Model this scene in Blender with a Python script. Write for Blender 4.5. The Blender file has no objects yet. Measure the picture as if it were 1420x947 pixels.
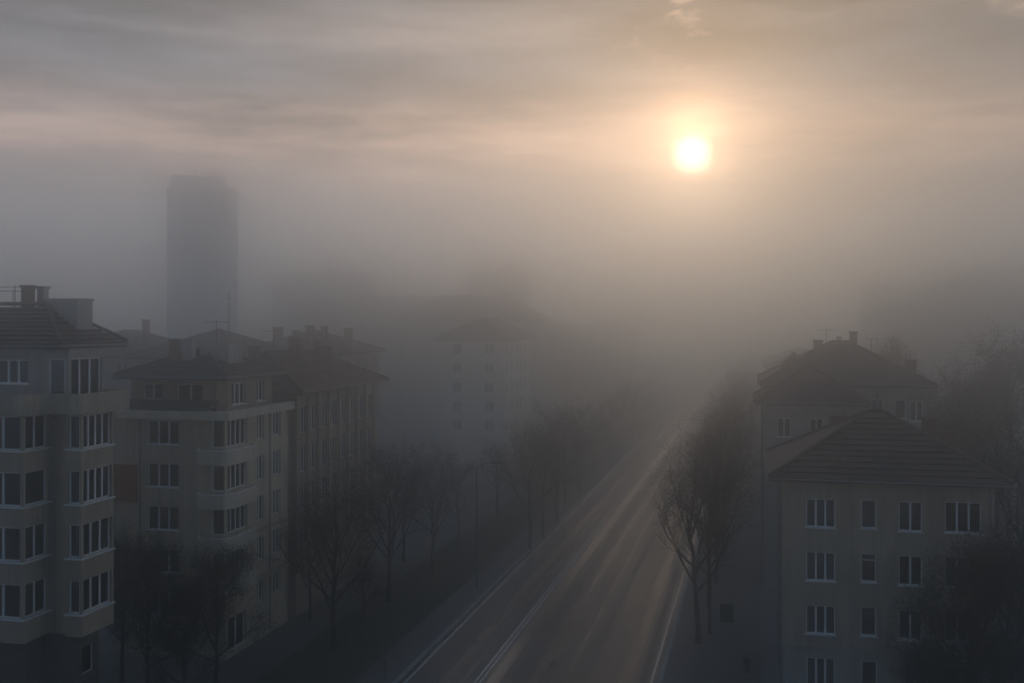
import bpy, math, random
from mathutils import Vector
PI = math.pi
random.seed(11)
scene = bpy.context.scene
COL = scene.collection
F, HZ, CH = 1420.0, 450.0, 22.0          # focal length in photo pixels, horizon row, camera height


def PX(px, Y):
    return (px - 710.0) / F * Y


def G(px, py):                            # ground point seen at a photo pixel
    Y = CH * F / (py - HZ)
    return Vector((PX(px, Y), Y, 0))


SA = math.atan(0.232)                     # street direction of the house fronts
RA = math.atan(0.24)                      # street direction of the carriageway

# ------------------------------------------------------------------ materials
def new_mat(name):
    m = bpy.data.materials.new(name)
    m.use_nodes = True
    nt = m.node_tree
    return m, nt, nt.nodes['Principled BSDF']


def N(nt, t, **kw):
    n = nt.nodes.new(t)
    for k, v in kw.items():
        setattr(n, k, v)
    return n


def math_n(nt, op, a, b=None, c=None, clamp=False):
    n = nt.nodes.new('ShaderNodeMath')
    n.operation = op
    n.use_clamp = clamp
    for i, x in enumerate((a, b, c)):
        if x is None:
            continue
        if isinstance(x, (int, float)):
            n.inputs[i].default_value = x
        else:
            nt.links.new(x, n.inputs[i])
    return n.outputs[0]


def mix_col(nt, fac, a, b, mode='MIX'):
    n = nt.nodes.new('ShaderNodeMix')
    n.data_type = 'RGBA'
    n.blend_type = mode
    for idx, x in ((0, fac), (6, a), (7, b)):
        if isinstance(x, (int, float)):
            n.inputs[idx].default_value = x
        elif isinstance(x, (tuple, list)):
            n.inputs[idx].default_value = (*x, 1) if len(x) == 3 else x
        else:
            nt.links.new(x, n.inputs[idx])
    return n.outputs[2]


def noise(nt, vec, scale, detail=4, rough=0.55, mapping=None):
    if mapping is not None:
        mp = N(nt, 'ShaderNodeMapping')
        mp.inputs['Scale'].default_value = mapping
        nt.links.new(vec, mp.inputs['Vector'])
        vec = mp.outputs[0]
    n = N(nt, 'ShaderNodeTexNoise')
    n.inputs['Scale'].default_value = scale
    n.inputs['Detail'].default_value = detail
    n.inputs['Roughness'].default_value = rough
    nt.links.new(vec, n.inputs['Vector'])
    return n.outputs[0]


def ramp(nt, fac, lo, hi):
    n = N(nt, 'ShaderNodeMapRange')
    n.inputs['From Min'].default_value = lo
    n.inputs['From Max'].default_value = hi
    nt.links.new(fac, n.inputs['Value'])
    return n.outputs[0]


def bump(nt, bsdf, h, strength=0.3, dist=0.02):
    b = N(nt, 'ShaderNodeBump')
    b.inputs['Strength'].default_value = strength
    b.inputs['Distance'].default_value = dist
    nt.links.new(h, b.inputs['Height'])
    nt.links.new(b.outputs[0], bsdf.inputs['Normal'])


def plaster(name, base, dirt=0.45):
    m, nt, b = new_mat(name)
    tc = N(nt, 'ShaderNodeTexCoord').outputs['Object']
    big = ramp(nt, noise(nt, tc, 0.35, 5, 0.6), 0.35, 0.75)
    streak = ramp(nt, noise(nt, tc, 1.0, 5, 0.65, (2.2, 2.2, 0.16)), 0.44, 0.66)
    fine = noise(nt, tc, 22, 3)
    c = mix_col(nt, math_n(nt, 'MULTIPLY', big, dirt), base, tuple(x * 0.55 for x in base))
    c = mix_col(nt, math_n(nt, 'MULTIPLY', streak, dirt * 0.8), c, tuple(x * 0.5 for x in (base[0], base[1], base[2])))
    c = mix_col(nt, 0.12, c, fine, 'OVERLAY')
    nt.links.new(c, b.inputs['Base Color'])
    b.inputs['Roughness'].default_value = 0.9
    bump(nt, b, fine, 0.25, 0.01)
    return m


def simple(name, col, rough=0.6, metal=0.0, var=0.25, scale=6):
    m, nt, b = new_mat(name)
    tc = N(nt, 'ShaderNodeTexCoord').outputs['Object']
    n = noise(nt, tc, scale, 4)
    c = mix_col(nt, ramp(nt, n, 0.3, 0.7), tuple(x * (1 - var) for x in col), tuple(min(1, x * (1 + var)) for x in col))
    nt.links.new(c, b.inputs['Base Color'])
    b.inputs['Roughness'].default_value = rough
    b.inputs['Metallic'].default_value = metal
    return m


def tile_mat(name, base):
    m, nt, b = new_mat(name)
    tc = N(nt, 'ShaderNodeTexCoord').outputs['Object']
    patch = ramp(nt, noise(nt, tc, 0.7, 5, 0.65), 0.35, 0.7)
    br = N(nt, 'ShaderNodeTexVoronoi')
    br.inputs['Scale'].default_value = 3.4
    nt.links.new(tc, br.inputs['Vector'])
    one = N(nt, 'ShaderNodeSeparateColor')
    nt.links.new(br.outputs['Color'], one.inputs[0])
    c = mix_col(nt, math_n(nt, 'MULTIPLY', one.outputs[0], 0.6), base, (base[0] * 0.55, base[1] * 0.6, base[2] * 0.65))
    c = mix_col(nt, math_n(nt, 'MULTIPLY', patch, 0.55), c, (0.055, 0.055, 0.045))
    nt.links.new(c, b.inputs['Base Color'])
    b.inputs['Roughness'].default_value = 0.62
    bump(nt, b, noise(nt, tc, 9, 3), 0.5, 0.03)
    return m


def glass_mat():
    m, nt, b = new_mat('window_glass')
    out = nt.nodes['Material Output']
    tr = N(nt, 'ShaderNodeBsdfTransparent')
    tr.inputs[0].default_value = (0.42, 0.48, 0.5, 1)
    gl = N(nt, 'ShaderNodeBsdfGlossy')
    gl.inputs['Roughness'].default_value = 0.06
    gl.inputs['Color'].default_value = (0.9, 0.95, 1, 1)
    lw = N(nt, 'ShaderNodeFresnel')
    lw.inputs['IOR'].default_value = 2.1
    mx = N(nt, 'ShaderNodeMixShader')
    nt.links.new(lw.outputs[0], mx.inputs[0])
    nt.links.new(tr.outputs[0], mx.inputs[1])
    nt.links.new(gl.outputs[0], mx.inputs[2])
    nt.links.new(mx.outputs[0], out.inputs['Surface'])
    return m


M = {}
M['beige'] = plaster('beige_plaster', (0.56, 0.47, 0.37), 0.8)
M['cream'] = plaster('cream_plaster', (0.74, 0.63, 0.49), 0.65)
M['grey_plaster'] = plaster('grey_plaster', (0.46, 0.44, 0.41))
M['brown_plaster'] = plaster('brown_plaster', (0.45, 0.37, 0.30))
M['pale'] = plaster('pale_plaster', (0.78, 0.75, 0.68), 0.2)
M['recess_shade'] = plaster('recess_shade_render', (0.17, 0.16, 0.15), 0.5)  # shade of the recess under the bays, put into the wall colour
M['concrete'] = plaster('weathered_concrete', (0.30, 0.30, 0.29), 0.5)
M['balcony'] = plaster('pale_balcony_render', (0.80, 0.72, 0.60), 0.4)
M['rust'] = plaster('rust_plaster', (0.46, 0.19, 0.09), 0.6)
M['tile'] = tile_mat('clay_roof_tile', (0.26, 0.14, 0.095))
M['tile_dark'] = tile_mat('dark_roof_tile', (0.19, 0.13, 0.105))
M['eaves'] = simple('eaves_board', (0.16, 0.13, 0.10), 0.8)
M['metal'] = simple('zinc_metal', (0.30, 0.31, 0.32), 0.45, 0.6)
M['frame'] = simple('white_window_frame', (0.86, 0.87, 0.88), 0.45, 0, 0.12)
M['sill'] = simple('pale_metal_sill', (0.86, 0.87, 0.88), 0.35, 0.0, 0.1)
M['curtain'] = simple('net_curtain', (0.60, 0.58, 0.53), 0.9, 0, 0.1, 3)
M['blind'] = simple('drawn_blind', (0.32, 0.30, 0.27), 0.9, 0, 0.1, 3)
M['glass'] = glass_mat()
M['brick'] = simple('chimney_brick', (0.20, 0.13, 0.10), 0.9, 0, 0.4, 5)
M['bark'] = simple('bark', (0.046, 0.039, 0.033), 0.95, 0, 0.4, 8)
M['twig'] = simple('twigs', (0.046, 0.040, 0.035), 0.95, 0, 0.4, 2)
M['shrub'] = simple('shrub_leaves', (0.045, 0.06, 0.035), 0.8, 0, 0.5, 3)
M['dark_metal'] = simple('dark_painted_steel', (0.06, 0.065, 0.07), 0.5, 0.3)
M['green_metal'] = simple('green_painted_steel', (0.05, 0.09, 0.065), 0.5, 0.1)
M['lamp_glass'] = simple('lamp_cover', (0.5, 0.5, 0.48), 0.3, 0, 0.05)
M['cladding'] = simple('pale_tower_cladding', (0.60, 0.64, 0.68), 0.6, 0, 0.05, 0.3)
M['tower_glass'] = simple('tower_window_band', (0.48, 0.52, 0.56), 0.4, 0, 0.05, 1)
M['shop'] = simple('shop_front', (0.10, 0.10, 0.11), 0.5, 0, 0.3, 1)
M['patch'] = simple('asphalt_patch', (0.055, 0.055, 0.057), 0.32, 0, 0.35, 3)
M['paint'] = simple('road_paint', (0.82, 0.81, 0.78), 0.55, 0, 0.25, 1.5)
M['paint'].node_tree.nodes['Principled BSDF'].inputs['Roughness'].default_value = 0.22
M['paint'].node_tree.nodes['Principled BSDF'].inputs['Coat Weight'].default_value = 0.15
M['kerb'] = simple('kerb_stone', (0.36, 0.36, 0.35), 0.65, 0, 0.3, 1.2)


def ground_mat(name, c1, c2, rough=0.9, scale=0.5):
    m, nt, b = new_mat(name)
    tc = N(nt, 'ShaderNodeTexCoord').outputs['Object']
    a = ramp(nt, noise(nt, tc, scale, 6, 0.65), 0.35, 0.7)
    c = mix_col(nt, a, c1, c2)
    fine = noise(nt, tc, 9, 4)
    c = mix_col(nt, 0.3, c, fine, 'OVERLAY')
    nt.links.new(c, b.inputs['Base Color'])
    b.inputs['Roughness'].default_value = rough
    bump(nt, b, fine, 0.3, 0.03)
    return m


M['ground'] = ground_mat('city_ground', (0.20, 0.195, 0.185), (0.28, 0.275, 0.265), 0.95, 0.08)
M['soil'] = ground_mat('verge_soil', (0.05, 0.048, 0.035), (0.075, 0.08, 0.045), 0.95, 0.4)


def paving():
    m, nt, b = new_mat('pavement_slabs')
    tc = N(nt, 'ShaderNodeTexCoord').outputs['Object']
    br = N(nt, 'ShaderNodeTexBrick')
    br.inputs['Scale'].default_value = 1.0
    br.inputs['Brick Width'].default_value = 0.6
    br.inputs['Row Height'].default_value = 0.6
    br.inputs['Mortar Size'].default_value = 0.012
    br.inputs['Color1'].default_value = (0.13, 0.13, 0.125, 1)
    br.inputs['Color2'].default_value = (0.17, 0.165, 0.155, 1)
    br.inputs['Mortar'].default_value = (0.05, 0.05, 0.05, 1)
    nt.links.new(tc, br.inputs['Vector'])
    a = ramp(nt, noise(nt, tc, 0.35, 6, 0.65), 0.4, 0.7)
    c = mix_col(nt, math_n(nt, 'MULTIPLY', a, 0.6), br.outputs[0], (0.07, 0.07, 0.07))
    nt.links.new(c, b.inputs['Base Color'])
    r = N(nt, 'ShaderNodeMapRange')
    r.inputs['To Min'].default_value = 0.75
    r.inputs['To Max'].default_value = 0.45
    nt.links.new(a, r.inputs['Value'])
    nt.links.new(r.outputs[0], b.inputs['Roughness'])
    return m


M['paving'] = paving()


def asphalt():
    m, nt, b = new_mat('damp_asphalt')
    tc = N(nt, 'ShaderNodeTexCoord').outputs['Object']
    sep = N(nt, 'ShaderNodeSeparateXYZ')
    nt.links.new(tc, sep.inputs[0])
    # wheel tracks: wear that only varies across the road, wandering slightly along it
    wob = noise(nt, tc, 1.0, 2, 0.5, (0.02, 0.03, 0.0))
    x = math_n(nt, 'ADD', sep.outputs[0], math_n(nt, 'MULTIPLY', wob, 1.2))
    cx = N(nt, 'ShaderNodeCombineXYZ')
    nt.links.new(x, cx.inputs[0])
    tracks = ramp(nt, noise(nt, cx.outputs[0], 0.75, 3, 0.6), 0.38, 0.64)
    patch = ramp(nt, noise(nt, tc, 0.25, 6, 0.6, (1, 0.25, 1)), 0.4, 0.7)
    fine = noise(nt, tc, 14, 4)
    c = mix_col(nt, tracks, (0.042, 0.047, 0.054), (0.105, 0.111, 0.120))
    c = mix_col(nt, math_n(nt, 'MULTIPLY', patch, 0.4), c, (0.05, 0.05, 0.052))
    c = mix_col(nt, 0.3, c, fine, 'OVERLAY')
    nt.links.new(c, b.inputs['Base Color'])
    r = math_n(nt, 'ADD', 0.18, math_n(nt, 'MULTIPLY', tracks, 0.26))
    r = math_n(nt, 'ADD', r, math_n(nt, 'MULTIPLY', patch, 0.10))
    dx = math_n(nt, 'DIVIDE', math_n(nt, 'SUBTRACT', sep.outputs[0], 5.55), 0.42)   # polished damp strip beside the centre line
    strip = math_n(nt, 'EXPONENT', math_n(nt, 'MULTIPLY', math_n(nt, 'MULTIPLY', dx, dx), -1.0))
    r = math_n(nt, 'MULTIPLY', r, math_n(nt, 'SUBTRACT', 1.0, math_n(nt, 'MULTIPLY', strip, 0.6)))
    nt.links.new(r, b.inputs['Roughness'])
    nt.links.new(math_n(nt, 'ADD', 0.5, math_n(nt, 'MULTIPLY', strip, 0.5)), b.inputs['Specular IOR Level'])
    nt.links.new(math_n(nt, 'MULTIPLY', strip, 0.6), b.inputs['Coat Weight'])
    b.inputs['Coat Roughness'].default_value = 0.12
    bump(nt, b, fine, 0.12, 0.01)
    return m


M['asphalt'] = asphalt()

# ------------------------------------------------------------------ mesh helpers
class MB:
    def __init__(s):
        s.v, s.f = [], []

    def poly(s, pts):
        i = len(s.v)
        s.v += [tuple(p) for p in pts]
        s.f.append(tuple(range(i, i + len(pts))))

    def box(s, x0, x1, y0, y1, z0, z1):
        i = len(s.v)
        s.v += [(x, y, z) for z in (z0, z1) for x, y in ((x0, y0), (x1, y0), (x1, y1), (x0, y1))]
        for q in ((3, 2, 1, 0), (4, 5, 6, 7), (0, 1, 5, 4), (1, 2, 6, 5), (2, 3, 7, 6), (3, 0, 4, 7)):
            s.f.append(tuple(i + k for k in q))

    def prism(s, pts, z0, z1):            # counter-clockwise outline
        n, i = len(pts), len(s.v)
        s.v += [(x, y, z0) for x, y in pts] + [(x, y, z1) for x, y in pts]
        s.f.append(tuple(i + k for k in range(n - 1, -1, -1)))
        s.f.append(tuple(i + n + k for k in range(n)))
        for k in range(n):
            j = (k + 1) % n
            s.f.append((i + k, i + j, i + n + j, i + n + k))

    def tube(s, pts, rad, sides=5, cap=True):
        pts = [Vector(p) for p in pts]
        rings = []
        for k, p in enumerate(pts):
            t = (pts[min(k + 1, len(pts) - 1)] - pts[max(k - 1, 0)])
            t = t.normalized() if t.length > 1e-6 else Vector((0, 0, 1))
            a = t.cross(Vector((0, 0, 1)) if abs(t.z) < 0.9 else Vector((1, 0, 0))).normalized()
            b = t.cross(a)
            r = rad[k]
            base = len(s.v)
            for q in range(sides):
                w = 2 * PI * q / sides
                s.v.append(tuple(p + (a * math.cos(w) + b * math.sin(w)) * r))
            rings.append(base)
        for k in range(len(rings) - 1):
            for q in range(sides):
                q2 = (q + 1) % sides
                s.f.append((rings[k] + q, rings[k] + q2, rings[k + 1] + q2, rings[k + 1] + q))
        if cap:
            s.f.append(tuple(rings[0] + q for q in range(sides - 1, -1, -1)))
            s.f.append(tuple(rings[-1] + q for q in range(sides)))

    def mesh(s, name, mat):
        me = bpy.data.meshes.new(name)
        me.from_pydata(s.v, [], s.f)
        me.materials.append(mat)
        me.update()
        return me

    def build(s, name, mat, parent=None, loc=None, rz=None):
        return link(name, s.mesh(name, mat), parent, loc, rz)


def link(name, me, parent=None, loc=None, rz=None):
    o = bpy.data.objects.new(name, me)
    COL.objects.link(o)
    if parent is not None:
        o.parent = parent
    if loc is not None:
        o.location = loc
    if rz is not None:
        o.rotation_euler = (0, 0, rz)
    return o


def tag(o, label, cat, group=None):
    o['label'] = label
    o['category'] = cat
    if group:
        o['group'] = group
    return o


def thing(name, loc, rz, label, cat, group=None):
    return tag(link(name, None, None, loc, rz), label, cat, group)


def structure(o):
    o['kind'] = 'structure'
    return o


# ------------------------------------------------------------------ building kit
_wc = {}


def win_meshes(w, h, n, curt, transom):
    k = (round(w, 2), round(h, 2), n, curt, transom)
    if k in _wc:
        return _wc[k]
    fr = MB()
    t, d = 0.075, 0.075
    fr.box(-w / 2, w / 2, 0, d, 0, t)
    fr.box(-w / 2, w / 2, 0, d, h - t, h)
    for i in range(n + 1):
        x = -w / 2 + (w - t) * i / n
        e = 0.02 if 0 < i < n else 0.0
        fr.box(x - e, x + t + e, -0.004 if e else 0.0, d - (0.004 if e else 0), t, h - t)
    if transom:
        z = h * transom
        for i in range(n):
            x = -w / 2 + (w - t) * i / n
            fr.box(x + t + 0.0205, x + (w - t) / n - 0.0205, 0.004, d - 0.008, z - 0.03, z + 0.03)
    pa = MB()
    pa.box(-w / 2 + 0.03, w / 2 - 0.03, 0.035, 0.045, 0.03, h - 0.03)
    si = MB()
    si.box(-w / 2 - 0.09, w / 2 + 0.09, -0.24, -0.003, -0.05, 0.012)
    cus = []
    if curt:
        spans = {1: [(-0.5, -0.22), (0.26, 0.5)], 2: [(-0.5, 0.5)], 3: [(-0.5, -0.1)], 4: [(-0.48, 0.48)]}[curt]
        z0 = 0.08 if curt != 4 else h * 0.55
        for a, b in spans:
            cu = MB()
            m = max(4, int((b - a) * w / 0.09))
            top = []
            for i in range(m + 1):
                x = (a + (b - a) * i / m) * w
                top.append((x, 0.22 + 0.02 * math.sin(i * 1.9) * (curt != 4)))
            for i in range(m):
                (xa, ya), (xb, yb) = top[i], top[i + 1]
                cu.poly([(xa, ya, z0), (xb, yb, z0), (xb, yb, h - 0.05), (xa, ya, h - 0.05)])
            cus.append(cu.mesh('curtain', M['blind'] if curt == 4 else M['curtain']))
    r = (fr.mesh('window', M['frame']), pa.mesh('pane', M['glass']), si.mesh('sill', M['sill']), cus)
    _wc[k] = r
    return r


def add_window(root, p0, p1, a, zb, w, h, n=2, inset=0.16, curt=None, transom=0, sill=True):
    d = (Vector(p1) - Vector(p0)).normalized()
    nx, ny = d.y, -d.x
    if curt is None:
        curt = random.choice((0, 0, 1, 1, 2, 3, 4))
    fr, pa, si, cu = win_meshes(w, h, n, curt, transom)
    o = link('window', fr, root, (p0[0] + d.x * a - nx * inset, p0[1] + d.y * a - ny * inset, zb), math.atan2(d.y, d.x))
    link('pane', pa, o)
    if sill:
        link('sill', si, o)
    for c_ in cu:
        link('blind' if curt == 4 else 'curtain', c_, o)
    return o


def wall_face(mb, p0, p1, z0, z1, holes=(), rev=0.26):
    """wall sheet p0->p1 (outside on the right) with openings (a0, a1, zb, zt) and their reveals"""
    p0, p1 = Vector(p0), Vector(p1)
    L = (p1 - p0).length
    d = (p1 - p0) / L
    nrm = Vector((d.y, -d.x))

    def P(a, z, dep=0.0):
        q = p0 + d * a - nrm * dep
        return (q.x, q.y, z)
    xs = sorted({0.0, L, *[h[0] for h in holes], *[h[1] for h in holes]})
    zs = sorted({z0, z1, *[h[2] for h in holes], *[h[3] for h in holes]})
    xs = [x for x in xs if -1e-6 <= x <= L + 1e-6]
    for i in range(len(xs) - 1):
        for j in range(len(zs) - 1):
            cx, cz = (xs[i] + xs[i + 1]) / 2, (zs[j] + zs[j + 1]) / 2
            if any(h[0] < cx < h[1] and h[2] < cz < h[3] for h in holes):
                continue
            mb.poly([P(xs[i], zs[j]), P(xs[i + 1], zs[j]), P(xs[i + 1], zs[j + 1]), P(xs[i], zs[j + 1])])
    for a0, a1, zb, zt in holes:
        mb.poly([P(a0, zb), P(a0, zb, rev), P(a1, zb, rev), P(a1, zb)][::-1])
        mb.poly([P(a0, zt), P(a0, zt, rev), P(a1, zt, rev), P(a1, zt)])
        mb.poly([P(a0, zb), P(a0, zt), P(a0, zt, rev), P(a0, zb, rev)][::-1])
        mb.poly([P(a1, zb), P(a1, zt), P(a1, zt, rev), P(a1, zb, rev)])


def body(root, pts, z0, z1, wins, mat, name='wall', top=True):
    """closed wall shell; wins = {edge index: [(centre a, zb, w, h, n, kw)]}"""
    mb = MB()
    n = len(pts)
    for e in range(n):
        p0, p1 = pts[e], pts[(e + 1) % n]
        ws = wins.get(e, [])
        wall_face(mb, p0, p1, z0, z1, [(w[0] - w[2] / 2, w[0] + w[2] / 2, w[1], w[1] + w[3]) for w in ws])
        for w in ws:
            kw = w[5] if len(w) > 5 else {}
            add_window(root, p0, p1, w[0], w[1], w[2], w[3], w[4], **kw)
    if top:
        mb.poly([(x, y, z1) for x, y in pts])
        mb.poly([(x, y, z0) for x, y in pts][::-1])
    return mb.build(name, mat, root)


def hip_roof(root, x0, x1, y0, y1, ze, rise, over=0.6, courses=14, mat='tile', axis=None, lip=0.11, gutter=True, inset=None):
    ex0, ex1, ey0, ey1 = x0 - over, x1 + over, y0 - over, y1 + over
    W, D = ex1 - ex0, ey1 - ey0
    axis = axis or ('y' if D >= W else 'x')
    cx, cy = (ex0 + ex1) / 2, (ey0 + ey1) / 2
    E = [Vector((ex0, ey0, ze)), Vector((ex1, ey0, ze)), Vector((ex1, ey1, ze)), Vector((ex0, ey1, ze))]
    if axis == 'y':
        k = min(inset if inset is not None else W / 2, D / 2 - 0.05)
        a, b = Vector((cx, ey0 + k, ze + rise)), Vector((cx, ey1 - k, ze + rise))
        R = [a, a, b, b]
    else:
        k = min(inset if inset is not None else D / 2, W / 2 - 0.05)
        a, b = Vector((ex0 + k, cy, ze + rise)), Vector((ex1 - k, cy, ze + rise))
        R = [a, b, b, a]
    mb = MB()
    up = Vector((0, 0, lip))
    for i in range(courses):
        t0, t1 = i / courses, (i + 1) / courses
        for q in range(4):
            q2 = (q + 1) % 4
            A, B = E[q].lerp(R[q], t0), E[q2].lerp(R[q2], t0)
            Cc, Dd = E[q2].lerp(R[q2], t1), E[q].lerp(R[q], t1)
            te = t0 - 0.22 / courses                     # the butt end overhangs the course below
            Ao, Bo = E[q].lerp(R[q], te) + up * 0.85, E[q2].lerp(R[q2], te) + up * 0.85
            mb.poly([A, B, Bo, Ao])
            if (Cc - Dd).length < 1e-4:
                mb.poly([Ao, Bo, Cc])
            else:
                mb.poly([Ao, Bo, Cc, Dd])
    roof = mb.build('roof', M[mat], root)
    rc = MB()
    off = Vector((0, 0, lip + 0.02))
    for q in range(4):
        rc.tube([E[q] + off, R[q] + off], [0.10, 0.10], 6)
    if (a - b).length > 0.1:
        rc.tube([a + off, b + off], [0.12, 0.12], 6)
    rc.build('ridge_cap', M[mat], roof)
    ev = MB()
    ev.box(ex0 + 0.03, ex1 - 0.03, ey0 + 0.03, ey1 - 0.03, ze - 0.2, ze - 0.006)
    ev.build('eaves', M['eaves'], root)
    if gutter:
        g = MB()
        ring = [E[0], E[1], E[2], E[3], E[0]]
        for q in range(4):
            A, B = ring[q], ring[q + 1]
            dd = (B - A).normalized() * 0.06
            out = Vector((dd.y, -dd.x, 0)).normalized() * 0.05
            g.tube([A + out - dd + Vector((0, 0, -0.05)), B + out + dd + Vector((0, 0, -0.05))], [0.07, 0.07], 6)
        g.build('gutter', M['metal'], root)
    return roof


def chimney(roof, x, y, z0, z1, w=0.8, d=0.7, mat='brick', pots=2):
    c = MB()
    c.box(x - w / 2, x + w / 2, y - d / 2, y + d / 2, z0, z1 - 0.14)
    c.box(x - w / 2 - 0.07, x + w / 2 + 0.07, y - d / 2 - 0.07, y + d / 2 + 0.07, z1 - 0.14, z1)
    o = c.build('chimney', M[mat], roof)
    if pots:
        p = MB()
        for i in range(pots):
            xx = x + (i - (pots - 1) / 2) * 0.34
            p.tube([(xx, y, z1 - 0.01), (xx, y, z1 + 0.3)], [0.11, 0.09], 8)
        p.build('chimney_pot', M['tile'], roof)
    return o


def band(root, pts, z0, z1, out, mat, name='cornice'):
    """moulding that follows an open wall line, outside on the right"""
    mb = MB()
    P = [Vector(p) for p in pts]
    offs = []
    for i, p in enumerate(P):
        ds = []
        if i > 0:
            ds.append((P[i] - P[i - 1]).normalized())
        if i < len(P) - 1:
            ds.append((P[i + 1] - P[i]).normalized())
        ns = [Vector((d.y, -d.x)) for d in ds]
        nn = sum(ns, Vector((0, 0)))
        nn = nn / max(0.3, nn.length_squared) * len(ns) if len(ns) == 2 else nn
        if len(ns) == 2:
            s = (ns[0] + ns[1])
            nn = s / (1 + ns[0].dot(ns[1])) if 1 + ns[0].dot(ns[1]) > 0.1 else ns[0]
        offs.append(nn * out)
    n = len(P)
    inn = [p - o * (0.05 / out) for p, o in zip(P, offs)]
    o2 = [p + o for p, o in zip(P, offs)]
    for i in range(n - 1):
        a, b, c, d = inn[i], o2[i], o2[i + 1], inn[i + 1]
        mb.poly([(b.x, b.y, z0), (c.x, c.y, z0), (c.x, c.y, z1), (b.x, b.y, z1)])
        mb.poly([(b.x, b.y, z1), (c.x, c.y, z1), (d.x, d.y, z1), (a.x, a.y, z1)])
        mb.poly([(a.x, a.y, z0), (d.x, d.y, z0), (c.x, c.y, z0), (b.x, b.y, z0)])
    for i in (0, n - 1):
        a, b = inn[i], o2[i]
        q = [(a.x, a.y, z0), (b.x, b.y, z0), (b.x, b.y, z1), (a.x, a.y, z1)]
        mb.poly(q if i == 0 else q[::-1])
    return mb.build(name, M[mat], root)


def curve_pts(P, n=4):
    """round the corners of a polyline a little"""
    out = [Vector(P[0])]
    for i in range(1, len(P) - 1):
        a, b, c = Vector(P[i - 1]), Vector(P[i]), Vector(P[i + 1])
        r = min((a - b).length, (c - b).length) * 0.35
        s, e = b + (a - b).normalized() * r, b + (c - b).normalized() * r
        for k in range(n + 1):
            t = k / n
            out.append((s * (1 - t) + b * t) * (1 - t) + (b * (1 - t) + e * t) * t)
    out.append(Vector(P[-1]))
    return [tuple(p) for p in out]


def balcony(root, pts, z, hgt=1.0, mat='grey_plaster', t=0.12, rail=True):
    """floor slab and solid parapet along a polyline (outside on the right)"""
    mb = MB()
    P = [Vector(p) for p in pts]
    n = len(P)
    offs = []
    for i in range(n):
        d = (P[min(i + 1, n - 1)] - P[max(i - 1, 0)]).normalized()
        offs.append(Vector((d.y, -d.x)) * t)
    Q = [p - o for p, o in zip(P, offs)]
    for i in range(n - 1):
        a, b, c, d = P[i], P[i + 1], Q[i + 1], Q[i]
        mb.poly([(a.x, a.y, z - 0.2), (b.x, b.y, z - 0.2), (b.x, b.y, z + hgt), (a.x, a.y, z + hgt)])
        mb.poly([(c.x, c.y, z - 0.2), (d.x, d.y, z - 0.2), (d.x, d.y, z + hgt), (c.x, c.y, z + hgt)])
        mb.poly([(a.x, a.y, z + hgt), (b.x, b.y, z + hgt), (c.x, c.y, z + hgt), (d.x, d.y, z + hgt)])
    for i in (0, n - 1):
        a, b = P[i], Q[i]
        mb.poly([(a.x, a.y, z - 0.2), (a.x, a.y, z + hgt), (b.x, b.y, z + hgt), (b.x, b.y, z - 0.2)])
    mb.poly([(p.x, p.y, z) for p in Q])
    mb.poly([(p.x, p.y, z - 0.2) for p in P][::-1])
    o = mb.build('balcony', M[mat], root)
    if rail:
        r = MB()
        mid = [(p + q) / 2 for p, q in zip(P, Q)]
        for i in range(n - 1):
            a, b = mid[i], mid[i + 1]
            r.tube([(a.x, a.y, z + hgt + 0.02), (b.x, b.y, z + hgt + 0.02)], [0.055, 0.055], 5)
        r.build('railing', M['sill'], o)
    return o


def antenna(root, x, y, z0, z1, arms=5, rz=0.3, w=0.5):
    a = MB()
    a.tube([(x, y, z0), (x, y, z1)], [0.025, 0.02], 5)
    if arms:
        c, s = math.cos(rz), math.sin(rz)
        zt = z1 - 0.12
        a.tube([(x - c * 0.9, y - s * 0.9, zt), (x + c * 0.9, y + s * 0.9, zt)], [0.014, 0.014], 4)
        for i in range(arms):
            q = -0.85 + 1.7 * i / (arms - 1)
            hw = w * (0.7 + 0.3 * i / arms)
            a.tube([(x + c * q + s * hw, y + s * q - c * hw, zt + 0.012), (x + c * q - s * hw, y + s * q + c * hw, zt + 0.012)], [0.01, 0.01], 4)
    return a.build('antenna', M['dark_metal'], root)


# ------------------------------------------------------------------ ground and street
EXT = 2300.0
g = MB()
g.poly([(-EXT, -300, 0), (EXT, -300, 0), (EXT, EXT * 1.3, 0), (-EXT, EXT * 1.3, 0)])
structure(g.build('ground', M['ground']))
RO = Vector((-6.97, 63.0, 0))
RW = 15.93 * math.cos(RA)
Y0, Y1 = -120.0, 900.0


def street(mb, name, mat, z=0.0):
    o = mb.build(name, M[mat], None, RO + Vector((0, 0, z)), -RA)
    return structure(o)


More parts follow.
